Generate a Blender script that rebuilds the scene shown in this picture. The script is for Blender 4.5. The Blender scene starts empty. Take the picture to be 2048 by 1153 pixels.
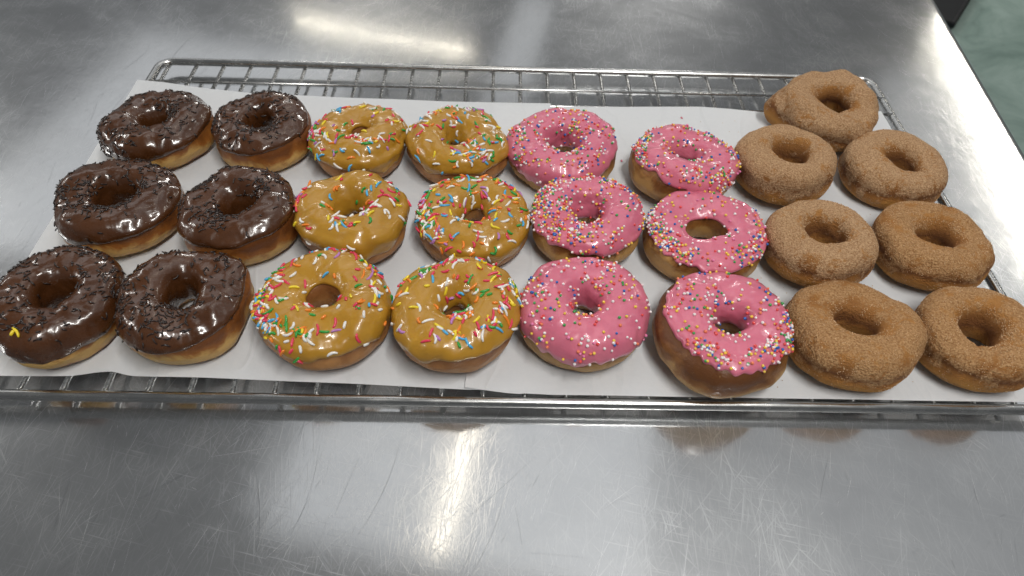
import bpy, math, random
import numpy as np
from mathutils import Matrix, Vector, Euler

S = bpy.context.scene
COL = S.collection
R = math.radians

# ------------------------------------------------------------------ camera
cd = bpy.data.cameras.new('camera')
cam = bpy.data.objects.new('camera', cd)
COL.objects.link(cam)
CAM_LOC = Vector((-.0185, -.4371, .4040))
cam.matrix_world = (Matrix.Translation(CAM_LOC) @ Matrix.Rotation(-.0324, 4, 'Z')
                    @ Matrix.Rotation(.7096, 4, 'X') @ Matrix.Rotation(.0429, 4, 'Z'))
cd.sensor_width = 36.0
cd.lens = 36.0 * 1370.7 / 2048
cd.clip_start = .01
cd.clip_end = 50
cd.dof.use_dof = True
cd.dof.focus_distance = .50
cd.dof.aperture_fstop = 11
S.camera = cam

# ------------------------------------------------------------------ light
w = bpy.data.worlds.new('World')
S.world = w
w.use_nodes = True
bgn = w.node_tree.nodes['Background']
bgn.inputs['Color'].default_value = (.93, .97, 1.0, 1)
bgn.inputs['Strength'].default_value = .075


def area_lamp(name, x, y, z, length, width, rot, watts, color=(1, .96, .89)):
    l = bpy.data.lights.new(name, 'AREA')
    l.shape = 'RECTANGLE'
    l.size = width
    l.size_y = length
    l.energy = watts
    l.color = color
    o = bpy.data.objects.new(name, l)
    COL.objects.link(o)
    o.location = (x, y, z)
    o.rotation_euler = (0, 0, rot)
    return o


ROOM = R(-10.7)
# the tubes mirrored in the steel
WARM = (1, .93, .80)
area_lamp('ceiling_tube_or_fill', -.09, .97, 1.9, 1.22, .05, ROOM, .62, (1, .87, .66))
area_lamp('ceiling_tube_or_fill', -.79, 3.64, 1.9, 1.22, .04, ROOM + R(90 - 5.5), 1.8, (1, .90, .72))
area_lamp('ceiling_tube_or_fill', 2.84, 2.95, 1.9, 2.5, .06, ROOM, 12, WARM)
# unseen fill lamps added overhead, left and far back to light paper and glaze
area_lamp('ceiling_tube_or_fill', .40, -.75, 1.9, 1.2, .12, ROOM, 24, (1, .98, .94))
area_lamp('ceiling_tube_or_fill', -3.0, 1.75, 1.9, 1.22, .12, ROOM, 18, (1, .98, .94))
area_lamp('ceiling_tube_or_fill', -4.0, -.2, 1.9, 1.22, .3, ROOM, 55, (1, .98, .94))
area_lamp('ceiling_tube_or_fill', -1.6, 6.4, 1.9, 1.22, .3, ROOM + R(90), 60, (1, .98, .94))
area_lamp('ceiling_tube_or_fill', 1.4, 6.0, 1.9, 1.22, .3, ROOM + R(90), 60, (1, .98, .94))
# added soft lamps standing in for lit ceiling, to brighten steel and paper
COOL = (.97, .985, 1)
area_lamp('ceiling_fill', -1.75, 2.6, 1.93, 1.9, 1.5, ROOM, 5.0, COOL)
area_lamp('ceiling_fill', .0, 1.25, 1.93, 1.9, 1.3, ROOM, 2.9, COOL)
area_lamp('ceiling_fill', 1.25, 1.25, 1.96, 2.2, 4.0, ROOM, 5.6, COOL)
area_lamp('ceiling_fill', 2.6, 2.2, 1.99, 2.6, .9, ROOM, 2.5, COOL)
area_lamp('ceiling_fill', .1, 3.6, 1.93, 1.4, .25, ROOM, .5, COOL)
area_lamp('ceiling_fill', -.8, 3.6, 1.93, 1.2, 1.15, ROOM, .5, COOL)

S.view_settings.view_transform = 'Standard'
S.view_settings.look = 'None'
S.view_settings.exposure = .4
S.view_settings.gamma = 1
S.render.engine = 'CYCLES'
S.cycles.use_denoising = True
S.cycles.max_bounces = 8
S.cycles.sample_clamp_indirect = 6

# ------------------------------------------------------------------ helpers
def tag(o, label=None, cat=None, group=None, kind=None):
    if label: o['label'] = label
    if cat: o['category'] = cat
    if group: o['group'] = group
    if kind: o['kind'] = kind
    return o


def empty(name, loc=(0, 0, 0), rot=(0, 0, 0)):
    o = bpy.data.objects.new(name, None)
    o.empty_display_size = .02
    COL.objects.link(o)
    o.location = loc
    o.rotation_euler = rot
    return o


def mesh_obj(name, verts, faces, mats, parent=None, smooth=True, mat_idx=None):
    me = bpy.data.meshes.new(name)
    me.from_pydata([tuple(v) for v in verts], [], [tuple(f) for f in faces])
    for m in (mats if isinstance(mats, (list, tuple)) else [mats]):
        me.materials.append(m)
    if smooth:
        me.polygons.foreach_set('use_smooth', [True] * len(me.polygons))
    if mat_idx is not None:
        me.polygons.foreach_set('material_index', list(mat_idx))
    me.update()
    o = bpy.data.objects.new(name, me)
    COL.objects.link(o)
    if parent: o.parent = parent
    return o


class MB:
    def __init__(s): s.v = []; s.f = []; s.m = []
    def add(s, v, f, m=0):
        n = len(s.v)
        s.v += [tuple(p) for p in v]
        s.f += [tuple(i + n for i in q) for q in f]
        s.m += [m] * len(f)
    def tube(s, pts, r, n=10, closed=False, m=0, cap=True):
        pts = [Vector(p) for p in pts]
        N = len(pts); V = []; F = []
        ref = Vector((0, 0, 1))
        for i, p in enumerate(pts):
            a = pts[(i - 1) % N] if (closed or i > 0) else p
            b = pts[(i + 1) % N] if (closed or i < N - 1) else p
            t = (b - a).normalized()
            rr = ref if abs(t.dot(ref)) < .95 else Vector((1, 0, 0))
            x = t.cross(rr).normalized(); y = x.cross(t)
            rad = r[i] if isinstance(r, (list, tuple)) else r
            for k in range(n):
                an = 2 * math.pi * k / n
                V.append(p + x * (math.cos(an) * rad) + y * (math.sin(an) * rad))
        for i in range(N if closed else N - 1):
            j = (i + 1) % N
            for k in range(n):
                l = (k + 1) % n
                F.append((i * n + k, i * n + l, j * n + l, j * n + k))
        if cap and not closed:
            F.append(tuple(range(n - 1, -1, -1)))
            F.append(tuple((N - 1) * n + k for k in range(n)))
        s.add(V, F, m)
    def box(s, x0, y0, z0, x1, y1, z1, m=0):
        s.add([(x0, y0, z0), (x1, y0, z0), (x1, y1, z0), (x0, y1, z0), (x0, y0, z1), (x1, y0, z1), (x1, y1, z1), (x0, y1, z1)],
              [(3, 2, 1, 0), (4, 5, 6, 7), (0, 1, 5, 4), (1, 2, 6, 5), (2, 3, 7, 6), (3, 0, 4, 7)], m)
    def build(s, name, mats, parent=None, smooth=True):
        return mesh_obj(name, s.v, s.f, mats, parent, smooth, s.m)


class Waves:
    """smooth random field: a sum of sines"""
    def __init__(s, seed, scale, n=14, dim=3):
        r = np.random.default_rng(seed)
        d = r.normal(size=(n, dim)); d /= np.linalg.norm(d, axis=1)[:, None]
        s.k = d * (2 * np.pi / scale) * r.uniform(.55, 1.6, n)[:, None]
        s.ph = r.uniform(0, 6.283, n)
        s.a = 1 / math.sqrt(n / 2)
    def __call__(s, P):
        return np.sin(P @ s.k.T + s.ph).sum(-1) * s.a * .6


# ------------------------------------------------------------------ materials
class NT:
    def __init__(s, name):
        s.mat = bpy.data.materials.new(name)
        s.mat.use_nodes = True
        s.t = s.mat.node_tree
        s.b = s.t.nodes['Principled BSDF']
        s.out = s.t.nodes['Material Output']
    def n(s, typ, **kw):
        nd = s.t.nodes.new(typ)
        ins = kw.pop('ins', {})
        for k, v in kw.items(): setattr(nd, k, v)
        for k, v in ins.items():
            if hasattr(v, 'is_linked') or isinstance(v, bpy.types.NodeSocket): s.t.links.new(v, nd.inputs[k])
            else: nd.inputs[k].default_value = v
        return nd
    def link(s, a, b): s.t.links.new(a, b)
    def set(s, **kw):
        for k, v in kw.items():
            k = k.replace('_', ' ')
            key = {'Base Color': 'Base Color', 'Roughness': 'Roughness'}.get(k, k)
            if isinstance(v, bpy.types.NodeSocket): s.link(v, s.b.inputs[key])
            else: s.b.inputs[key].default_value = v
    def coord(s): return s.n('ShaderNodeTexCoord').outputs['Object']
    def noise(s, vec, scale, detail=3, rough=.55, dist=0):
        nd = s.n('ShaderNodeTexNoise', ins={'Vector': vec, 'Scale': scale, 'Detail': detail, 'Roughness': rough, 'Distortion': dist})
        return nd.outputs['Fac']
    def ramp(s, fac, stops):
        nd = s.n('ShaderNodeValToRGB', ins={'Fac': fac})
        e = nd.color_ramp.elements
        while len(e) < len(stops): e.new(.5)
        for el, (p, c) in zip(e, stops):
            el.position = p
            el.color = (c, c, c, 1) if isinstance(c, (int, float)) else (*c, 1)
        return nd.outputs['Color']
    def mix(s, fac, a, b, blend='MIX'):
        nd = s.n('ShaderNodeMix', data_type='RGBA', blend_type=blend)
        for i, v in ((0, fac), (6, a), (7, b)):
            if isinstance(v, bpy.types.NodeSocket): s.link(v, nd.inputs[i])
            else: nd.inputs[i].default_value = (*v, 1) if isinstance(v, tuple) and len(v) == 3 else v
        return nd.outputs[2]
    def math(s, op, a, b=0., c=0.):
        nd = s.n('ShaderNodeMath', operation=op)
        for i, v in enumerate((a, b, c)):
            if isinstance(v, bpy.types.NodeSocket): s.link(v, nd.inputs[i])
            else: nd.inputs[i].default_value = v
        return nd.outputs[0]
    def mapping(s, vec, rotz=0., scale=(1, 1, 1), loc=(0, 0, 0)):
        return s.n('ShaderNodeMapping', ins={'Vector': vec, 'Rotation': (0, 0, rotz), 'Scale': scale, 'Location': loc}).outputs[0]
    def bump(s, height, strength, dist):
        nd = s.n('ShaderNodeBump', ins={'Height': height, 'Strength': strength, 'Distance': dist})
        s.link(nd.outputs[0], s.b.inputs['Normal'])
        return nd


def plain(name, col, rough=.5, metal=0., coat=0., coat_rough=.1, sss=0., spec=.5):
    t = NT(name)
    v = t.noise(t.coord(), 300, 2)
    c = t.mix(v, tuple(x * .93 for x in col), tuple(min(1, x * 1.07) for x in col))
    t.set(Base_Color=c, Roughness=rough, Metallic=metal)
    t.b.inputs['Coat Weight'].default_value = coat
    t.b.inputs['Coat Roughness'].default_value = coat_rough
    t.b.inputs['Specular IOR Level'].default_value = spec
    if sss:
        t.b.inputs['Subsurface Weight'].default_value = sss
        t.b.inputs['Subsurface Radius'].default_value = (1, .6, .4)
        t.b.inputs['Subsurface Scale'].default_value = .0015
    return t.mat


def mat_table():
    t = NT('worn_stainless_steel')
    co = t.coord()
    # smudges and wear patches: they change how sharply the sheet mirrors
    big = t.noise(co, 5.5, 4, .6, .4)
    mid = t.noise(t.mapping(co, .5, (1, 1.6, 1)), 26, 4, .65, .6)
    fine = t.noise(co, 420, 3, .7)
    # fine brushing: many directions of thin stretched grain
    gr = None
    for k, (a, sx, sy) in enumerate([(1.45, 16, 900), (1.75, 22, 1000), (1.25, 26, 850), (1.6, 45, 1300), (2.2, 34, 900), (.75, 38, 950), (.1, 30, 900)]):
        g = t.noise(t.mapping(t.mapping(co, a), 0, (sx, sy, 1), (k * 3.7, k * 1.3, 0)), 1.0, 2, .6)
        g = t.ramp(g, [(.60, 0.), (.74, 1.)])
        gr = g if gr is None else t.math('MAXIMUM', gr, g)
    wear = t.ramp(t.noise(co, 9, 3, .6, .8), [(.38, .15), (.66, 1.)])
    gw = t.math('MULTIPLY', gr, wear)
    r1 = t.math('ADD', t.math('MULTIPLY', big, .06), t.math('MULTIPLY', mid, .09))
    r1 = t.math('ADD', r1, .02)
    r1 = t.math('ADD', r1, t.math('MULTIPLY', gw, .09))
    base = t.mix(mid, (.53, .54, .55), (.63, .64, .65))
    base = t.mix(t.math('MULTIPLY', gw, .38), base, (.78, .79, .80))
    t.set(Base_Color=base, Metallic=1., Roughness=r1)
    hgt = t.math('ADD', t.math('MULTIPLY', gr, 1.), t.math('MULTIPLY', fine, .5))
    bp = t.bump(hgt, .05, .0002)
    # the scratched-up film of the sheet: a second, much rougher reflection
    b2 = t.n('ShaderNodeBsdfPrincipled', ins={'Metallic': 1., 'Roughness': .38, 'Base Color': base, 'Normal': bp.outputs[0]})
    f = t.math('ADD', t.math('MULTIPLY', wear, .16), t.math('MULTIPLY', gw, .26))
    f = t.math('ADD', f, .28)
    mx = t.n('ShaderNodeMixShader')
    t.link(f, mx.inputs[0]); t.link(t.b.outputs[0], mx.inputs[1]); t.link(b2.outputs[0], mx.inputs[2])
    t.link(mx.outputs[0], t.out.inputs['Surface'])
    return t.mat


def mat_steel(name, col=(.62, .62, .61), r0=.16, r1=.34):
    t = NT(name)
    co = t.coord()
    n = t.noise(co, 60, 4, .6)
    n2 = t.noise(t.mapping(co, 0, (40, 900, 900)), 1, 2)
    t.set(Base_Color=t.mix(n, tuple(c * .86 for c in col), col), Metallic=1.,
          Roughness=t.math('ADD', t.math('MULTIPLY', t.math('MULTIPLY', n, n2), (r1 - r0) * 2), r0))
    return t.mat


def mat_paper():
    t = NT('white_baking_paper')
    co = t.coord()
    mott = t.noise(co, 260, 4, .7)
    cloud = t.noise(co, 26, 3, .6)
    c = t.mix(mott, (.80, .815, .835), (.90, .91, .92))
    c = t.mix(t.math('MULTIPLY', cloud, .35), c, (.70, .73, .77))
    t.set(Base_Color=c, Roughness=.48)
    t.b.inputs['Specular IOR Level'].default_value = .35
    cre = t.math('ABSOLUTE', t.math('SUBTRACT', t.noise(t.mapping(co, .2, (1, .35, 1)), 16, 2, .5, .6), .5))
    cre = t.ramp(cre, [(.0, 1.), (.035, 0.)])
    t.bump(t.math('ADD', t.math('ADD', t.math('MULTIPLY', mott, .3), cloud), t.math('MULTIPLY', cre, .8)), .4, .0014)
    tr = t.n('ShaderNodeBsdfTranslucent', ins={'Color': (.75, .75, .74, 1)})
    mx = t.n('ShaderNodeMixShader', ins={0: .28})
    t.link(t.b.outputs[0], mx.inputs[1]); t.link(tr.outputs[0], mx.inputs[2])
    t.link(mx.outputs[0], t.out.inputs['Surface'])
    return t.mat


def mat_dough(name, low, mid, top, seed, belt):
    """fried dough: pale belt low on the side, browner above, brown base"""
    t = NT(name)
    co = t.coord()
    z = t.n('ShaderNodeSeparateXYZ', ins={0: co}).outputs[2]
    rnd = t.n('ShaderNodeObjectInfo').outputs['Random']
    n = t.noise(t.mapping(co, 0, (1, 1, 1), (seed, seed * 2.3, 0)), 38, 4, .6, .5)
    n2 = t.noise(co, 170, 4, .7)
    h = t.math('ADD', t.math('MULTIPLY', z, 29.), t.math('MULTIPLY', t.math('SUBTRACT', n, .5), 1.15))
    h = t.math('ADD', h, t.math('MULTIPLY', t.math('SUBTRACT', rnd, .5), .18))
    c = t.ramp(h, [(.02, mid), (.11, low), (belt, low), (belt + .16, mid), (belt + .38, top)])
    c = t.mix(t.math('MULTIPLY', n2, .55), c, t.mix(.5, c, (.10, .035, .010)))
    sp = t.ramp(t.noise(co, 700, 2, .6), [(.68, 0.), (.76, .45)])
    c = t.mix(sp, c, (.62, .40, .17))
    t.set(Base_Color=c, Roughness=t.math('ADD', t.math('MULTIPLY', n2, .25), .30))
    t.b.inputs['Subsurface Weight'].default_value = .12
    t.b.inputs['Subsurface Radius'].default_value = (1, .45, .2)
    t.b.inputs['Subsurface Scale'].default_value = .003
    t.b.inputs['Specular IOR Level'].default_value = .4
    n3 = t.noise(t.mapping(co, 0, (1, 1, 2.5)), 420, 3, .6)
    t.bump(t.math('ADD', t.math('ADD', n2, t.math('MULTIPLY', n3, .35)), t.math('MULTIPLY', n, .8)), .5, .0014)
    return t.mat


def mat_glaze(name, col, deep, rough, coat, sss, bump=.2):
    t = NT(name)
    co = t.coord()
    n = t.noise(co, 45, 3, .55, .6)
    n2 = t.noise(co, 330, 3, .6)
    c = t.mix(t.ramp(n, [(.3, 0.), (.75, 1.)]), deep, col)
    t.set(Base_Color=c, Roughness=t.math('ADD', t.math('MULTIPLY', n2, .12), rough))
    # set, dull patches between wet-looking ones
    dull = t.ramp(t.noise(co, 95, 3, .6, .8), [(.36, .25), (.60, 1.)])
    t.link(t.math('MULTIPLY', dull, coat), t.b.inputs['Coat Weight'])
    t.b.inputs['Coat Roughness'].default_value = .06
    t.b.inputs['Coat IOR'].default_value = 1.45
    if sss:
        t.b.inputs['Subsurface Weight'].default_value = sss
        t.b.inputs['Subsurface Radius'].default_value = (1, .5, .35)
        t.b.inputs['Subsurface Scale'].default_value = .002
    pit = t.ramp(t.noise(co, 620, 1, .5), [(.70, 0.), (.76, 1.)])
    hh = t.math('SUBTRACT', t.math('ADD', n, t.math('MULTIPLY', n2, .06)), t.math('MULTIPLY', pit, .08))
    bp = t.bump(hh, bump, .003)
    t.link(bp.outputs[0], t.b.inputs['Coat Normal'])
    return t.mat


def mat_sugar(name, bias, s0, s1):
    t = NT(name)
    co = t.coord()
    z = t.n('ShaderNodeSeparateXYZ', ins={0: co}).outputs[2]
    rnd = t.n('ShaderNodeObjectInfo').outputs['Random']
    off = t.n('ShaderNodeVectorMath', operation='ADD', ins={0: co, 1: t.n('ShaderNodeCombineXYZ', ins={0: rnd, 1: rnd, 2: 0.}).outputs[0]}).outputs[0]
    n = t.noise(off, 34, 4, .6, .7)
    nb = t.noise(off, 85, 4, .65, .5)
    g = t.noise(off, 800, 2, .7)
    g2 = t.noise(off, 380, 3, .75)
    h = t.math('ADD', t.math('MULTIPLY', z, 28.), t.math('MULTIPLY', t.math('SUBTRACT', n, .5), .55))
    dough = t.ramp(h, [(.05, (.36, .17, .050)), (.20, (.56, .27, .060)), (.36, (.42, .18, .040)), (.50, (.17, .060, .016)), (.66, (.27, .11, .028)), (.9, (.42, .19, .050))])
    sug = t.mix(t.ramp(g, [(.34, 0.), (.66, 1.)]), s0, s1)
    # how thickly the sugar stuck: mostly on top, thin round the middle
    cov = t.math('ADD', t.math('SUBTRACT', t.math('MULTIPLY', z, 36.), bias), t.math('MULTIPLY', t.math('SUBTRACT', n, .5), 2.2))
    cov = t.math('ADD', cov, t.math('MULTIPLY', t.math('SUBTRACT', nb, .5), 3.2))
    cov = t.math('ADD', cov, t.math('MULTIPLY', t.math('SUBTRACT', g2, .5), 1.5))
    # the wall of the hole is rubbed bare
    rad = t.n('ShaderNodeVectorMath', operation='LENGTH', ins={0: t.mapping(co, 0, (1, 1, 0))}).outputs['Value']
    cov = t.math('ADD', cov, t.n('ShaderNodeMapRange', ins={'Value': rad, 1: .012, 2: .025, 3: -.55, 4: .10}).outputs[0])
    m = t.ramp(t.math('ADD', cov, t.math('MULTIPLY', rnd, .12)), [(.22, .03), (.62, .90)])
    t.set(Base_Color=t.mix(m, dough, sug), Roughness=.72)
    t.b.inputs['Specular IOR Level'].default_value = .3
    t.bump(t.math('ADD', g, t.math('MULTIPLY', g2, 1.2)), 1.0, .0018)
    return t.mat


M_TABLE = mat_table()
M_RACK = mat_steel('bright_rack_steel')
M_EDGE = mat_steel('folded_steel_edge', (.66, .67, .68), .2, .36)
M_SCR_L = plain('scratch_bright', (.74, .75, .76), .50, 1.)
M_SCR_D = plain('scratch_dull', (.30, .31, .32), .36, 1.)
M_PAPER = mat_paper()
M_DOUGH_C = mat_dough('yeast_dough_golden', (.66, .41, .13), (.33, .118, .022), (.17, .056, .013), 1, .38)
M_DOUGH_M = mat_dough('yeast_dough_tan', (.48, .23, .075), (.36, .155, .048), (.26, .10, .030), 4, .34)
M_DOUGH_P = mat_dough('yeast_dough_brown', (.52, .30, .10), (.28, .118, .028), (.13, .046, .012), 9, .40)
M_CHOC = mat_glaze('chocolate_glaze', (.086, .030, .009), (.055, .018, .005), .22, 1., 0, .42)
M_MAPLE = mat_glaze('maple_glaze', (.48, .255, .030), (.40, .200, .018), .24, .7, .15, .38)
M_PINK = mat_glaze('pink_glaze', (.68, .185, .262), (.58, .140, .215), .25, .8, .18, .40)
_pale = mat_sugar('cinnamon_sugar_dough_pale', .40, (.30, .155, .068), (.64, .425, .245))
_gold = mat_sugar('cinnamon_sugar_dough_golden', .52, (.27, .125, .042), (.57, .345, .165))
M_SUGAR = {'S1': _pale, 'S2': _pale, 'S3': _pale, 'S4': _pale, 'S5': _gold, 'S6': _gold, 'S7': _gold}
M_GRAIN = [plain('sugar_crystal_pale', (.66, .45, .26), .4, spec=.5), plain('sugar_crystal_brown', (.42, .22, .09), .5)]
M_VERM = plain('dark_chocolate_vermicelli', (.018, .009, .007), .38, coat=.15)
SPR = dict(white=(.82, .80, .76), red=(.72, .045, .10), yellow=(.86, .66, .03), green=(.035, .33, .05),
           blue=(.08, .42, .72), orange=(.86, .24, .02), purple=(.48, .20, .50))
M_SPR = {k: plain('sugar_strand_' + k, v, .38, coat=.2, sss=.1) for k, v in SPR.items()}
BALL = dict(white=(.84, .78, .78), yellow=(.84, .56, .07), red=(.74, .07, .07), blue=(.02, .13, .46), green=(.06, .34, .09),
            orange=(.82, .22, .10), pink=(.78, .22, .42))
M_BALL = [plain('sugar_pearl_' + k, v, .32, coat=.2, sss=.1) for k, v in BALL.items()]
M_FLOOR = NT('green_grey_floor')
_c = M_FLOOR.coord()
M_FLOOR.set(Base_Color=M_FLOOR.mix(M_FLOOR.ramp(M_FLOOR.noise(_c, 4, 6, .7, .8), [(.35, 0.), (.65, 1.)]), (.17, .255, .225), (.34, .45, .41)), Roughness=.5)
M_FLOOR = M_FLOOR.mat
M_BLACK = plain('black_plastic', (.008, .009, .011), .45)

# ------------------------------------------------------------------ floor and table
FZ = -.88
fl = mesh_obj('floor', [(-4, -4, FZ), (6, -4, FZ), (6, 7, FZ), (-4, 7, FZ)], [(0, 1, 2, 3)], M_FLOOR, smooth=False)
tag(fl, kind='structure')

TR = math.atan2(.530 - .4949, .4016 - .1075)          # the table stands a few degrees askew to the rack
table = empty('steel_table', (.4818, 0, FZ), (0, 0, -TR))
tag(table, 'scratched stainless steel work table under the rack of donuts', 'table')
# local: the right edge is x = 0, the sheet runs to -x; z = .88 is the top
TX0, TY0, TY1, TZ = -1.75, -.62, 1.05, .88
mb = MB()
nb = 10
rr = .010
prof = [(TX0, TZ - .035), (TX0, TZ)]
prof += [(-rr + rr * math.sin(a), TZ - rr + rr * math.cos(a)) for a in np.linspace(0, math.pi / 2, nb)]
prof += [(0, TZ - .038), (-.012, TZ - .040), (-.012, TZ - .036)]
ys = [TY0, TY1]
vv = [(x, y, z) for y in ys for x, z in prof]
n = len(prof)
ff = [(i, i + 1, n + i + 1, n + i) for i in range(n - 1)]
top = mesh_obj('tabletop', vv, ff, M_TABLE, table)
for p in top.data.polygons: p.use_smooth = len(p.vertices) == 4 and abs(p.normal.z) < .999 and p.normal.x > .01
mb = MB(); mb.box(TX0 + .02, TY0 + .002, TZ - .034, -.02, TY1 - .002, TZ - .004)
mb.build('tabletop_core', M_EDGE, table, False)
for x in (TX0 + .07, -.09):
    for y in (TY0 + .07, TY1 - .07):
        mb = MB(); mb.tube([(x, y, 0), (x, y, TZ - .034)], .02, 16); mb.build('leg', M_EDGE, table)

# scratches: thin strips lying in the surface
rs = random.Random(5)


def scratch_field(name, mat, count, lmin, lmax, wmin, wmax, z):
    b = MB()
    for _ in range(count):
        x = rs.uniform(-1.15, -.01); y = rs.uniform(-.40, .50)
        q = rs.random()
        a0 = 92 + 22 * math.sin(x * 5.1 + 1) + 16 * math.sin(y * 6.3 + x * 3)
        if q < .72: a = rs.gauss(R(a0), R(9))
        elif q < .86: a = rs.gauss(R(a0 - 40), R(14))
        else: a = rs.uniform(0, math.pi)
        L = lmin * (lmax / lmin) ** (rs.random() ** 1.6)
        k = rs.gauss(0, 1.6)
        wd = wmin + (wmax - wmin) * rs.random() ** 2
        N = 5; V = []
        px, py, an = x, y, a
        for i in range(N + 1):
            ww = wd * (.25 + .75 * math.sin(math.pi * (i + .4) / (N + .8)))
            nx, ny = -math.sin(an), math.cos(an)
            V += [(px + nx * ww / 2, py + ny * ww / 2, z), (px - nx * ww / 2, py - ny * ww / 2, z)]
            px += math.cos(an) * L / N; py += math.sin(an) * L / N; an += k * L / N * 2
        if max(v[0] for v in V) > -.008 : continue
        b.add(V, [(2 * i, 2 * i + 1, 2 * i + 3, 2 * i + 2) for i in range(N)])
    o = b.build(name, mat, table, False)
    tag(o, kind='stuff')


scratch_field('bright_scratches', M_SCR_L, 4600, .003, .06, .00004, .00013, TZ + .00006)
scratch_field('dull_scratches', M_SCR_D, 1500, .005, .08, .00006, .00026, TZ + .00009)

# black thing on the floor past the table edge
bin_ = empty('black_tray', (1.705, 2.012, FZ), (0, 0, R(-36)))
tag(bin_, 'low black plastic tray on the green floor past the table corner', 'tray')
mb = MB()
mb.box(-.9, -.04, 0, -.012, .75, .022)
mb.build('base', M_BLACK, bin_, False)
mb = MB()
mb.tube([(-.9, -.04, .022), (-.012, -.04, .022), (-.012, .75, .022), (-.9, .75, .022)], .012, 8, closed=True)
mb.build('rim', M_BLACK, bin_)

# ------------------------------------------------------------------ wire rack
rack = empty('cooling_rack', (0, 0, 0))
tag(rack, 'stainless wire cooling rack carrying the papers and donuts', 'cooling rack')
HX, HY, RZ, RR_ = .3681, .1992, .0108, .0037
cr = .014
pts = []
for cx, cy, a0 in ((HX - cr, HY - cr, 0), (-HX + cr, HY - cr, 90), (-HX + cr, -HY + cr, 180), (HX - cr, -HY + cr, 270)):
    for i in range(9):
        a = R(a0 + i * 90 / 8)
        pts.append((cx + cr * math.cos(a), cy + cr * math.sin(a), RZ))
mb = MB(); mb.tube(pts, RR_, 20, closed=True); mb.build('rim', M_RACK, rack)
WR = .0018
wire_me = None
for i in range(-1, 25):
    x = -.3312 + .02768 * i
    if abs(x) > HX - .006: continue
    if wire_me is None:
        mb = MB(); mb.tube([(0, -HY + .001, 0), (0, 0, 0), (0, HY - .001, 0)], WR, 10)
        o = mb.build('cross_wire', M_RACK, rack); wire_me = o.data
    else:
        o = bpy.data.objects.new('cross_wire', wire_me); COL.objects.link(o); o.parent = rack
    o.location = (x, 0, .0097)
bar_me = None
for y in (.160, .1325, .05, -.05, -.1325, -.160):
    if bar_me is None:
        mb = MB(); mb.tube([(-HX + .001, 0, 0), (0, 0, 0), (HX - .001, 0, 0)], .0014, 10)
        o = mb.build('long_wire', M_RACK, rack); bar_me = o.data
    else:
        o = bpy.data.objects.new('long_wire', bar_me); COL.objects.link(o); o.parent = rack
    o.location = (0, y, .0131)
for x in (-.3312, .3331):
    for y in (-.160, .160):
        mb = MB(); mb.tube([(x, y, .0099), (x, y, .0012), (x, y, 0)], [.0022, .0024, .0018], 10); mb.build('foot', M_RACK, rack)

# ------------------------------------------------------------------ baking paper
PW = Waves(77, .12, 8, 2)
PZ = .0151


def sheet(name, label, left, right, back, front, z0, nx=110, ny=90, lift=None):
    V = []
    for j in range(ny + 1):
        t = j / ny
        for i in range(nx + 1):
            s = i / nx
            # edges as functions
            xl, xr = left(t), right(t)
            x = xl + (xr - xl) * s
            yb, yf = back(x), front(x)
            y = yf + (yb - yf) * t
            p = np.array([[x, y]])
            z = z0 + .00025 * float(PW(p)[0])
            if lift: z += lift(x, y, s, t)
            V.append((x, y, z))
    F = [(j * (nx + 1) + i, j * (nx + 1) + i + 1, (j + 1) * (nx + 1) + i + 1, (j + 1) * (nx + 1) + i) for j in range(ny) for i in range(nx)]
    o = mesh_obj(name, V, F, M_PAPER)
    tag(o, label, 'paper', 'sheets of baking paper')
    return o


def interp(xs, ys):
    return lambda x: float(np.interp(x, xs, ys))


lb = interp([-.38, -.349, -.3025, -.2623, -.165, -.068, .03], [.158, .1551, .1459, .1405, .1364, .1340, .1345])
lf = interp([-.38, -.345, -.30, -.283, -.272, -.26, -.2146, -.1151, -.0388, .03], [-.1880, -.1876, -.1868, -.1845, -.1838, -.1862, -.1864, -.1894, -.1927, -.193])
sheet('baking_paper', 'left sheet of white baking paper under the chocolate and maple donuts',
      lambda t: -.3735 - .0033 * t, lambda t: .022 + .008 * t, lb, lf, PZ,
      lift=lambda x, y, s, t: .0016 * math.exp(-((x + .276) / .012) ** 2) * max(0, 1 - t * 9) + .0018 * max(0, 1 - s * 22) * 0)
rb = interp([-.03, -.0242, .0, .0301, .08, .127, .1766, .2055, .2342, .30, .36], [.126, .1275, .1285, .1285, .1305, .1326, .1346, .1318, .1285, .130, .1345])
rf = interp([-.04, -.0388, -.0106, .02, .36], [-.1927, -.1927, -.1952, -.1966, -.1966])
sheet('baking_paper', 'right sheet of white baking paper under the pink and cinnamon donuts',
      lambda t: -.0388 + .0146 * t, lambda t: .3555, rb, rf, PZ + .0005,
      lift=lambda x, y, s, t: .0026 * max(0, 1 - s * 12) ** 1.5 * max(0, 1 - t * 6) + .0010 * max(0, 1 - t * 30) * (x > 0))

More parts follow.
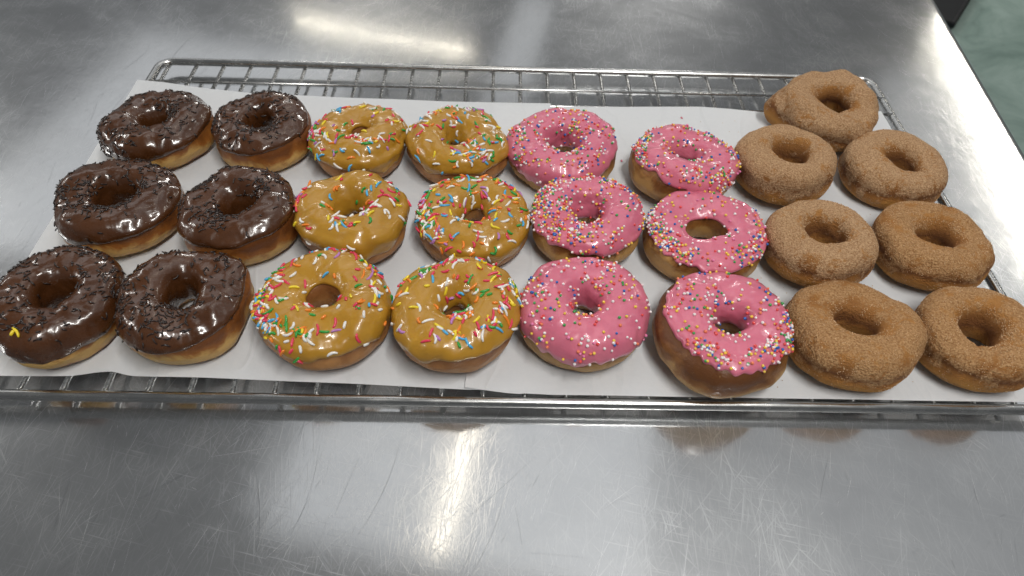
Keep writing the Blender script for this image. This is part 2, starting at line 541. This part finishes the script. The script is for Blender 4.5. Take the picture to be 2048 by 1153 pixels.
# ------------------------------------------------------------------ donuts
# key: X, Y, outer radius, hole radius, height, tilt about y, tilt about x, oval, hole shift (mm)
FIT = {
    'C1': (-.3144, .0555, .0448, .0133, .0343, .003, -.036, 1.006, -1.2),
    'C2': (-.2255, .0554, .0418, .0134, .0353, .002, -.003, .989, 0),
    'C3': (-.3106, -.0442, .0453, .0145, .0361, .043, -.044, .996, 0),
    'C4': (-.2159, -.0522, .0437, .0130, .0385, .047, -.026, .968, 1.6),
    'C5': (-.3133, -.1438, .0428, .0141, .0380, .090, -.016, .946, -.5),
    'C6': (-.2309, -.1399, .0436, .0128, .0364, .040, -.017, .969, -1.6),
    'M1': (-.1397, .0463, .0413, .0100, .0336, -.005, -.021, .996, .6),
    'M2': (-.0541, .0407, .0429, .0127, .0340, .002, -.037, 1.001, -1.2),
    'M3': (-.1312, -.0504, .0424, .0153, .0361, .013, -.058, .990, -.8),
    'M4': (-.0392, -.0515, .0423, .0132, .0326, 0, .010, 1.002, 1.5),
    'M5': (-.1370, -.1412, .0450, .0126, .0355, .013, -.039, .991, .6),
    'M6': (-.0452, -.1466, .0428, .0120, .0363, .008, -.078, .983, -.8),
    'P1': (.0349, .0373, .0454, .0153, .0337, -.002, .046, 1.002, .5),
    'P2': (.1345, .0209, .0438, .0134, .0343, .004, -.073, 1.008, 3.0),
    'P3': (.0493, -.0499, .0427, .0143, .0337, .001, -.061, 1.007, 1.5),
    'P4': (.1382, -.0631, .0450, .0132, .0307, .012, .008, 1.030, 1.8),
    'P5': (.0410, -.1407, .0441, .0140, .0347, -.007, -.008, .993, .7),
    'P6': (.1324, -.1567, .0463, .0123, .0373, -.041, -.057, .966, 3.6),
    'S1': (.2837, .1043, .0440, .0176, .0357, .002, .087, .985, 4.2),
    'S2': (.2227, .0229, .0421, .0177, .0372, -.041, -.094, .995, 3.6),
    'S3': (.3197, .0247, .0435, .0171, .0331, -.002, -.003, 1.011, 4.2),
    'S4': (.2260, -.0707, .0415, .0168, .0352, -.045, -.114, 1.001, 1.5),
    'S5': (.3146, -.0668, .0434, .0159, .0330, -.026, -.044, 1.011, .8),
    'S6': (.2244, -.1541, .0449, .0142, .0335, -.025, -.044, 1.017, 0),
    'S7': (.3096, -.1574, .0402, .0160, .0346, -.055, -.066, .990, 0),
}


def pw(x, e): return np.sign(x) * np.abs(x) ** e


class Shape:
    def __init__(s, key, lump=1.0):
        s.X, s.Y, s.Ro, s.rh, s.H, s.tx, s.ty, s.el, s.ox = FIT[key]
        s.ox *= .001
        s.rh *= .76 if key[0] == 'S' else .90
        sd = sum(ord(c) * (i * 31 + 7) for i, c in enumerate(key))
        s.rng = np.random.default_rng(sd)
        s.w1 = Waves(sd + 1, .055); s.w2 = Waves(sd + 2, .020)
        s.lump = lump
        s.ph = s.rng.uniform(0, 6.28, 4)
        s.extra = None
    def pt(s, U, V):
        a = (s.Ro - s.rh) / 2; Rc = (s.Ro + s.rh) / 2
        cv, sv = np.cos(V), np.sin(V)
        rho = Rc + a * np.where(cv > 0, pw(cv, .85), pw(cv, .58))
        z = s.H / 2 * np.where(sv > 0, pw(sv, .80), pw(sv, .9))
        z = z + s.H * .045 * np.sin(U + s.ph[3]) * np.clip(sv, 0, 1)
        flo = -s.H * .455
        z = np.where(z < flo + .0015, flo + .0015 - .0015 * (1 - np.exp((z - flo - .0015) / .0015)), z)
        # a soft crease round the side where the dough floated in the fryer
        rho = rho - .0007 * np.exp(-((V - .05) / .16) ** 2)
        inner = (1 - cv) / 2
        rho = rho + inner * (.0011 * np.sin(2 * U + s.ph[1]) + .0007 * np.sin(3 * U + s.ph[2]))
        x = rho * np.cos(U) * s.el + s.ox * inner
        y = rho * np.sin(U) / s.el
        P = np.stack([x, y, z + s.H * .455], -1)
        n = np.stack([cv * np.cos(U), cv * np.sin(U), sv], -1)
        d = (.0019 * s.w1(P) + .0006 * s.w2(P)) * s.lump
        d = d * np.clip((P[..., 2] + .002) / .010, .15, 1)
        d = d + .0005 * np.sin(2 * U + s.ph[0]) * np.abs(cv)
        if s.extra is not None: d = d + s.extra(U, V, P)
        return P + n * d[..., None]
    def frame(s, U, V):
        e = .012
        pu = s.pt(U + e, V) - s.pt(U - e, V)
        pv = s.pt(U, V + e) - s.pt(U, V - e)
        n = np.cross(pu, pv)
        n /= np.linalg.norm(n, axis=-1)[..., None] + 1e-12
        return s.pt(U, V), n


def grid_faces(nu, nv, closed_v):
    F = []
    for i in range(nu):
        i2 = (i + 1) % nu
        for j in range(nv if closed_v else nv - 1):
            j2 = (j + 1) % nv
            F.append((i * nv + j, i2 * nv + j, i2 * nv + j2, i * nv + j2))
    return F


def place_root(name, sh, verts):
    rot = Matrix.Rotation(sh.ty, 3, 'X') @ Matrix.Rotation(sh.tx, 3, 'Y')
    Rm = np.array(rot)
    W_ = verts @ Rm.T
    zmin = W_[:, 2].min()
    c = np.array([0, 0, sh.H / 2]) @ Rm.T        # tilt about the body centre
    base = PZ + .00012 + (.0005 if sh.X > -.10 else 0)
    o = empty(name, (sh.X - c[0], sh.Y - c[1], base - zmin - .0002), rot.to_euler())
    return o


def dough(sh, mat, name_root, nu=112, nv=44):
    U, V = np.meshgrid(np.arange(nu) * 2 * np.pi / nu, np.arange(nv) * 2 * np.pi / nv, indexing='ij')
    P = sh.pt(U, V).reshape(-1, 3)
    root = place_root(name_root, sh, P)
    mesh_obj('dough', P, grid_faces(nu, nv, True), mat, root)
    return root


class Glaze:
    """icing poured over the top: edge angles follow the drips"""
    def __init__(s, sh, out, out_amp, out_dir, inn, inn_amp, inn_dir, drip=.12, t0=.0013, lump=.0004, jag=.05, folds=0., wob=.06, notch=None):
        s.sh = sh; s.t0 = t0
        g = sh.rng
        s.o = (out, out_amp, out_dir); s.i = (inn, inn_amp, inn_dir)
        s.h = [(k, g.uniform(-1, 1) / k ** .6, g.uniform(0, 6.28)) for k in (2, 3, 4, 5, 7, 9)]
        s.j = [(k, g.uniform(-1, 1), g.uniform(0, 6.28)) for k in (13, 17, 23, 29)]
        s.d = [(g.uniform(0, 6.28), g.uniform(.4, 1.0) * drip, g.uniform(.07, .16)) for _ in range(7)] if drip else []
        s.wl = Waves(int(g.integers(1e6)), .016); s.lump = lump; s.wf = Waves(int(g.integers(1e6)), .0075)
        s.wob = wob; s.notch = notch; s.jag = jag; s.folds = folds; s.fp = g.uniform(0, 6.28)
    def edges(s, U):
        o, oa, od = s.o; i, ia, idr = s.i
        vo = o - oa * np.cos(U - od)
        for k, a, p in s.h: vo = vo + s.wob * a * np.sin(k * U + p)
        for k, a, p in s.j: vo = vo + s.jag * .6 * a * np.sin(k * U + p + 1.5 * np.sin(3 * U + p)) * np.clip(.35 + .8 * np.sin(2 * U + p * 3), .05, 1)
        if s.notch: vo = vo + s.notch[1] * np.exp(-(((U - s.notch[0] + np.pi) % (2 * np.pi) - np.pi) / s.notch[2]) ** 2)
        for c, a, wd in s.d:
            dd = (U - c + np.pi) % (2 * np.pi) - np.pi
            vo = vo - a * np.exp(-(dd / wd) ** 2)
        vi = i + ia * np.cos(U - idr)
        for k, a, p in s.h[:4]: vi = vi + .08 * a * np.sin(k * U + p + 1.7)
        return vo, vi
    def thick(s, S_, P, U, V):
        e = np.minimum(S_, 1 - S_)
        edge = np.clip(e / .055, 0, 1)
        t = s.t0 * np.sqrt(1 - (1 - edge) ** 2)
        t = t * (1 + .35 * np.exp(-((e - .075) / .05) ** 2))
        t = t - .0005 * (1 - edge) ** 4
        t = t + (s.lump * s.wl(P) + s.lump * .4 * s.wf(P)) * edge
        if s.folds:
            t = t + s.folds * edge * np.exp(-((S_ - .16) / .07) ** 2) * (np.sin(1.0 * U + s.fp) * .5 + .5) - s.folds * .7 * edge * np.exp(-((S_ - .28) / .06) ** 2) * (np.sin(U + s.fp) * .5 + .5)
        return t
    def at(s, U, S_):
        vo, vi = s.edges(U)
        V = vo + (vi - vo) * S_
        P, n = s.sh.frame(U, V)
        return P + n * s.thick(S_, P, U, V)[..., None]
    def full(s, U, S_):
        e = .01
        P = s.at(U, S_)
        pu = s.at(U + e, S_) - s.at(U - e, S_)
        pv = s.at(U, S_ + e) - s.at(U, S_ - e)
        n = np.cross(pu, pv); n /= np.linalg.norm(n, axis=-1)[..., None] + 1e-12
        return P, n
    def build(s, mat, root, nu=200, nv=46):
        ss = (1 - np.cos(np.linspace(0, np.pi, nv))) / 2
        ss = .55 * ss + .45 * np.linspace(0, 1, nv)
        U, S_ = np.meshgrid(np.arange(nu) * 2 * np.pi / nu, ss, indexing='ij')
        P = s.at(U, S_).reshape(-1, 3)
        return mesh_obj('glaze', P, grid_faces(nu, nv, False), mat, root)


def scatter(gl, count, rng, clusters, spread, hole=.12):
    """points on the icing: a thin even fall plus clumps; clusters = [(angle, where, weight)]"""
    U = []; T = []
    tot = sum(c[2] for c in clusters) or 1
    while len(U) < count:
        if clusters and rng.random() < spread:
            k = rng.random() * tot
            for c in clusters:
                k -= c[2]
                if k <= 0: break
            u = c[0] + rng.normal() * c[3]; t = c[1] + rng.normal() * c[4]
        else:
            u = rng.uniform(0, 2 * np.pi); t = rng.uniform(.02, .98)
            if t > .68 and rng.random() > hole / .3: continue
        if .015 < t < .97:
            U.append(u); T.append(t)
    U = np.array(U); T = np.array(T)
    return gl.full(U, T)


def rod_mesh(name, L, r, bend, mat, n=6, rings=5):
    b = MB()
    pts = []; rad = []
    for i in range(rings):
        t = i / (rings - 1) - .5
        a = bend * t
        if abs(bend) > .05:
            Rb = L / bend
            pts.append((Rb * math.sin(a), Rb * (1 - math.cos(a)) - Rb * (1 - math.cos(bend / 2)) * .5, 0))
        else: pts.append((L * t, 0, 0))
        rad.append(r * (.62 if i in (0, rings - 1) else 1))
    b.tube(pts, rad, n)
    me = bpy.data.meshes.new(name)
    me.from_pydata(b.v, [], b.f)
    me.polygons.foreach_set('use_smooth', [True] * len(me.polygons))
    me.materials.append(mat)
    return me


def lay(me, name, root, P, n, rng, sink, tiltamt=.12):
    z = Vector(n) + Vector(rng.normal(size=3)) * tiltamt
    z.normalize()
    t = Vector(rng.normal(size=3)); t = (t - z * t.dot(z)).normalized()
    y = z.cross(t)
    Mx = Matrix((t, y, z)).transposed().to_4x4()
    Mx.translation = Vector(P) + Vector(n) * sink
    o = bpy.data.objects.new(name, me)
    COL.objects.link(o)
    o.parent = root
    o.matrix_basis = Mx
    return o


SPR_ME = {}
for k, m in M_SPR.items():
    SPR_ME[k] = [rod_mesh('sprinkle', L * 1.2, r * 1.22, b, m) for L, r, b in ((.0042, .00082, .2), (.0055, .00078, .5), (.0062, .00080, 1.3), (.0032, .00085, 0), (.0070, .00074, .9), (.0050, .00080, 1.9))]
VERM_ME = [rod_mesh('vermicelli', L * .95, r * 1.3, b, M_VERM, 5, 4) for L, r, b in ((.0040, .00046, .2), (.0052, .00042, .7), (.0030, .00050, 0), (.0060, .00044, 1.3), (.0046, .00044, .4))]
SPR_P = [('white', .30), ('red', .21), ('green', .13), ('orange', .12), ('yellow', .10), ('blue', .09), ('purple', .05)]
BALL_P = np.array([.32, .16, .15, .12, .10, .10, .05]); BALL_P = BALL_P / BALL_P.sum()

ico_t = (1 + 5 ** .5) / 2
ICO_V = np.array([(-1, ico_t, 0), (1, ico_t, 0), (-1, -ico_t, 0), (1, -ico_t, 0), (0, -1, ico_t), (0, 1, ico_t), (0, -1, -ico_t), (0, 1, -ico_t),
                  (ico_t, 0, -1), (ico_t, 0, 1), (-ico_t, 0, -1), (-ico_t, 0, 1)], float)
ICO_V /= np.linalg.norm(ICO_V[0])
ICO_F = [(0, 11, 5), (0, 5, 1), (0, 1, 7), (0, 7, 10), (0, 10, 11), (1, 5, 9), (5, 11, 4), (11, 10, 2), (10, 7, 6), (7, 1, 8), (3, 9, 4), (3, 4, 2),
         (3, 2, 6), (3, 6, 8), (3, 8, 9), (4, 9, 5), (2, 4, 11), (6, 2, 10), (8, 6, 7), (9, 8, 1)]


def subdiv(V, F):
    V = [tuple(v) for v in V]; cache = {}; G = []
    def mid(a, b):
        k = (min(a, b), max(a, b))
        if k not in cache:
            m = np.array(V[a]) + np.array(V[b]); m /= np.linalg.norm(m); V.append(tuple(m)); cache[k] = len(V) - 1
        return cache[k]
    for a, b, c in F:
        d, e, f = mid(a, b), mid(b, c), mid(c, a)
        G += [(a, d, f), (b, e, d), (c, f, e), (d, e, f)]
    return np.array(V), G


BV, BF = subdiv(ICO_V, ICO_F)

TAU = 2 * np.pi
# ---- chocolate
CH = {
    'C1': ('chocolate glazed donut in the back left corner, sides crusted with dark vermicelli', dict(out=-.02, out_amp=.40, out_dir=R(190)), 300, [(R(180), .12, 3, .5, .10), (R(250), .35, 2, .7, .12), (R(20), .45, 2, .5, .12), (R(95), .3, 2, .7, .2)]),
    'C2': ('chocolate donut in the back row touching the first maple donut', dict(out=.36, out_amp=.22, out_dir=R(160)), 290, [(R(185), .2, 3, .5, .14), (R(90), .25, 3, .6, .15), (R(320), .4, 2, .6, .10), (R(260), .45, 1.5, .5, .08)]),
    'C3': ('chocolate donut in the middle row at the left edge of the paper', dict(out=.14, out_amp=.22, out_dir=R(200)), 230, [(R(190), .4, 3, .45, .14), (R(110), .2, 2, .6, .12), (R(30), .42, 2, .5, .12), (R(275), .48, 2, .5, .06)]),
    'C4': ('chocolate donut in the middle row beside the ring of maple donuts', dict(out=.30, out_amp=.20, out_dir=R(170)), 240, [(R(150), .22, 3, .5, .12), (R(240), .45, 2, .6, .08), (R(40), .35, 2, .5, .14)]),
    'C5': ('chocolate donut at the front left corner with one yellow sprinkle on it', dict(out=-.02, out_amp=.14, out_dir=R(230)), 210, [(R(150), .35, 2, .6, .16), (R(270), .42, 2, .6, .08), (R(30), .35, 2, .5, .14), (R(90), .2, 2, .6, .08)]),
    'C6': ('chocolate donut in the front row with bare brown right side', dict(out=.22, out_amp=.34, out_dir=R(175)), 215, [(R(175), .2, 3, .5, .14), (R(240), .38, 3, .5, .09), (R(60), .25, 2, .6, .10), (R(300), .46, 1, .4, .08)]),
}
for key, (lab, g, cnt, cl) in CH.items():
    sh = Shape(key)
    root = dough(sh, M_DOUGH_C, 'chocolate_donut')
    tag(root, lab, 'donut', 'chocolate glazed donuts')
    gl = Glaze(sh, g['out'], g['out_amp'], g['out_dir'], math.pi + .55, .1, R(90), drip=.05, t0=.0012, lump=.00040, jag=.02)
    gl.build(M_CHOC, root)
    P, N = scatter(gl, min(300, int(cnt * 1.3)), sh.rng, cl, .86, .05)
    for p, nn in zip(P, N):
        lay(VERM_ME[int(sh.rng.integers(5))], 'vermicelli', root, p, nn, sh.rng, .00022, .22)
    if key == 'C5':
        P, N = gl.full(np.array([R(262), R(258)]), np.array([.34, .32]))
        for p, nn, q in zip(P, N, (4, 3)): lay(SPR_ME['yellow'][q], 'sprinkle', root, p, nn, sh.rng, .0006, .05)

# ---- maple
MA = {
    'M1': ('maple donut at the back with the smallest hole and sprinkles left of it', dict(out=-.0, inn=math.pi - .35, ia=.1), 128, [(R(190), .3, 3, .3, .1), (R(290), .5, 3, .6, .06), (R(60), .35, 2, .8, .2)]),
    'M2': ('maple donut at the back touching the first pink donut', dict(out=+.10, inn=math.pi + .2, ia=.1), 140, [(R(310), .4, 4, .45, .12), (R(100), .3, 2, .7, .15), (R(180), .35, 1, .5, .15)]),
    'M3': ('sparsely sprinkled maple donut in the middle row beside the chocolate donuts', dict(out=+.06, inn=math.pi + .3, ia=.1), 92, [(R(190), .2, 2, .35, .08), (R(20), .4, 2, .4, .1), (R(270), .45, 2, .5, .07), (R(110), .1, 1.5, .3, .05)]),
    'M4': ('densely sprinkled maple donut in the middle row beside a pink donut', dict(out=+.06, inn=math.pi + .1, ia=.1), 215, [(R(190), .25, 4, .45, .12), (R(10), .35, 2, .6, .15), (R(100), .25, 2, .6, .15), (R(270), .3, 1, .5, .12)]),
    'M5': ('maple donut in the front row with sprinkles heaped on its left side', dict(out=+.10, inn=math.pi - .45, ia=.2), 205, [(R(205), .28, 6, .5, .13), (R(20), .4, 2, .4, .1), (R(100), .3, 1.5, .5, .12), (R(265), .42, 1.5, .4, .06)]),
    'M6': ('maple donut in the front row at the overlap of the two papers', dict(out=+.14, inn=math.pi + .15, ia=.15), 165, [(R(285), .4, 3, .5, .10), (R(10), .3, 3, .5, .12), (R(100), .3, 2, .5, .15), (R(175), .3, 1, .4, .12)]),
}
names = [k for k, _ in SPR_P]; prb = np.array([p for _, p in SPR_P]); prb /= prb.sum()
for key, (lab, g, cnt, cl) in MA.items():
    sh = Shape(key)
    root = dough(sh, M_DOUGH_M, 'maple_donut')
    tag(root, lab, 'donut', 'maple glazed donuts')
    gl = Glaze(sh, g['out'], .10, sh.rng.uniform(0, 6.28), g['inn'], g['ia'], R(270), drip=.22, t0=.0015, lump=.0005, jag=.03, folds=.0013, wob=.08)
    gl.build(M_MAPLE, root)
    P, N = scatter(gl, int(cnt * 1.15), sh.rng, cl, .62, .14)
    for p, nn in zip(P, N):
        k = names[int(sh.rng.choice(len(names), p=prb))]
        lay(SPR_ME[k][int(sh.rng.integers(6))], 'sprinkle', root, p, nn, sh.rng, .0003, .2)

# ---- pink
PK = {
    'P1': ('pink donut at the back beside the maple donuts', dict(out=.20, oa=.28, od=R(230), inn=math.pi + .35, drip=.22), 300, [(R(190), .35, 3, .5, .14), (R(300), .4, 3, .6, .12), (R(60), .45, 2, .5, .12)]),
    'P2': ('pink donut at the back beside the cinnamon donuts, bare dough on its left', dict(out=.36, oa=.32, od=R(330), inn=math.pi - .05, drip=.10), 340, [(R(300), .25, 4, .5, .12), (R(175), .2, 3, .4, .08), (R(40), .2, 2, .6, .1)]),
    'P3': ('pink donut in the middle row thickly covered with sugar pearls', dict(out=.20, oa=.12, od=R(0), inn=math.pi + .3, drip=.16), 470, [(R(180), .25, 5, .5, .13), (R(250), .3, 3, .5, .14), (R(60), .3, 2, .7, .16)]),
    'P4': ('pink donut in the middle row with dough showing through its hole', dict(out=.48, oa=.10, od=R(30), inn=math.pi - .75, drip=.08), 330, [(R(210), .3, 5, .4, .14), (R(330), .3, 3, .5, .14), (R(170), .15, 2, .3, .08)]),
    'P5': ('pink donut in the front row with icing dripping down its sides', dict(out=.10, oa=.08, od=R(280), inn=math.pi + .3, drip=.24), 230, [(R(60), .35, 2, .5, .14), (R(180), .3, 2, .5, .14), (R(270), .3, 2, .7, .14)]),
    'P6': ('pink donut in the front row with wide bare brown dough below the icing', dict(out=.62, oa=.30, od=R(20), inn=math.pi + .05, drip=.10), 290, [(R(330), .2, 5, .45, .12), (R(240), .2, 2, .4, .08), (R(160), .3, 1.5, .5, .14)]),
}
for key, (lab, g, cnt, cl) in PK.items():
    sh = Shape(key)
    root = dough(sh, M_DOUGH_P, 'pink_donut')
    tag(root, lab, 'donut', 'pink glazed donuts')
    gl = Glaze(sh, g['out'], g['oa'], g['od'], g['inn'], .1, R(90), drip=g['drip'], t0=.0015, lump=.00038, jag=.15, folds=.0011, wob=.10, notch=(R(14), .55, .13) if key == 'P6' else (R(225), .3, .2) if key == 'P2' else None)
    gl.build(M_PINK, root)
    P, N = scatter(gl, int(cnt * 1.25), sh.rng, cl, .58, .12)
    b = MB()
    for p, nn in zip(P, N):
        r = .00102 * sh.rng.uniform(.85, 1.12)
        b.add(BV * r + (p + nn * r * .55), BF, int(sh.rng.choice(7, p=BALL_P)))
    o = b.build('sugar_pearls', M_BALL, root)
    tag(o, kind='stuff')

# ---- cinnamon sugar
CI = {
    'S1': ('lumpy cinnamon sugar donut at the very back with a dough knob on its left', 1.6),
    'S2': ('cinnamon sugar donut behind the pink donuts, below the lumpy one', 0.7),
    'S3': ('cinnamon sugar donut at the right, below the lumpy one, by the rack rim', 0.6),
    'S4': ('cinnamon sugar donut in the middle row touching a pink donut', 0.7),
    'S5': ('cinnamon sugar donut in the middle row overhanging the right edge of the paper', 0.8),
    'S6': ('widest cinnamon sugar donut in the front row, next to a pink donut', 0.7),
    'S7': ('cinnamon sugar donut at the front right corner, cut off by the picture edge', 0.9),
}
OCT = np.array([(1, 0, 0), (-1, 0, 0), (0, 1, 0), (0, -1, 0), (0, 0, 1), (0, 0, -1)], float)
OCF = [(0, 2, 4), (2, 1, 4), (1, 3, 4), (3, 0, 4), (2, 0, 5), (1, 2, 5), (3, 1, 5), (0, 3, 5)]
for key, (lab, lump) in CI.items():
    sh = Shape(key, lump)
    if key == 'S1':
        wv = Waves(991, .026)
        def extra(U, V, P):
            d = (U - R(172) + np.pi) % TAU - np.pi
            e = (V - R(-18) + np.pi) % TAU - np.pi
            return .0125 * np.exp(-(d / .42) ** 2 - (e / .62) ** 4) + .0010 * wv(P)
        sh.extra = extra
    else:
        c0 = sh.rng.uniform(0, TAU)
        def extra(U, V, P, c0=c0):
            d = (U - c0 + np.pi) % TAU - np.pi
            return -.0016 * np.exp(-(d / .09) ** 2) * np.clip(np.sin(V), 0, 1)
        sh.extra = extra
    root = dough(sh, M_SUGAR[key], 'cinnamon_donut', 150, 60)
    tag(root, lab, 'donut', 'cinnamon sugar donuts')
    cnt = 5200
    U = sh.rng.uniform(0, TAU, cnt); V = sh.rng.uniform(R(-50), R(150), cnt)
    P, N = sh.frame(U, V)
    keep = sh.rng.random(cnt) < np.clip(-.1 + P[:, 2] * 18 + 1.2 * sh.w2(P * 1.3), .02, 1)
    b = MB()
    for p, nn in zip(P[keep], N[keep]):
        r = sh.rng.uniform(.00018, .00042)
        a = Euler(sh.rng.uniform(0, 6, 3)).to_matrix()
        b.add((OCT * sh.rng.uniform(.7, 1.3, (1, 3)) * r) @ np.array(a) + (p + nn * r * .4), OCF, int(sh.rng.random() < .4))
    o = b.build('sugar_grains', M_GRAIN, root, False)
    tag(o, kind='stuff')

# ---- loose sugar and specks on the paper round the cinnamon donuts
b = MB(); g = np.random.default_rng(3)
for _ in range(420):
    x = g.uniform(.165, .352); y = g.uniform(-.188, .12); r = g.uniform(.00015, .00045)
    b.add(OCT * r * g.uniform(.6, 1.3, (1, 3)) + [x, y, PZ + .0009], OCF, int(g.random() < .5))
tag(b.build('loose_sugar', M_GRAIN, None, False), 'loose cinnamon sugar grains strewn on the right sheet of paper', 'sugar', kind='stuff')

# ---- two crumbs of icing on the paper
M_CRUMB = plain('pink_icing_crumb', (.62, .16, .22), .5)
for (x, y), lab in (((.0902, .048), 'pink icing crumb on the paper between the two back pink donuts'), ((.155, .1149), 'pink icing crumb on the paper near its back edge')):
    g = np.random.default_rng(int(x * 1e4))
    V = BV * g.uniform(.6, 1.3, (len(BV), 1)) * [.0010, .0016, .0004] + [0, 0, .0003]
    o = mesh_obj('icing_crumb', V, BF, M_CRUMB)
    o.location = (x, y, PZ + .0007)
    tag(o, lab, 'crumb', 'icing crumbs')
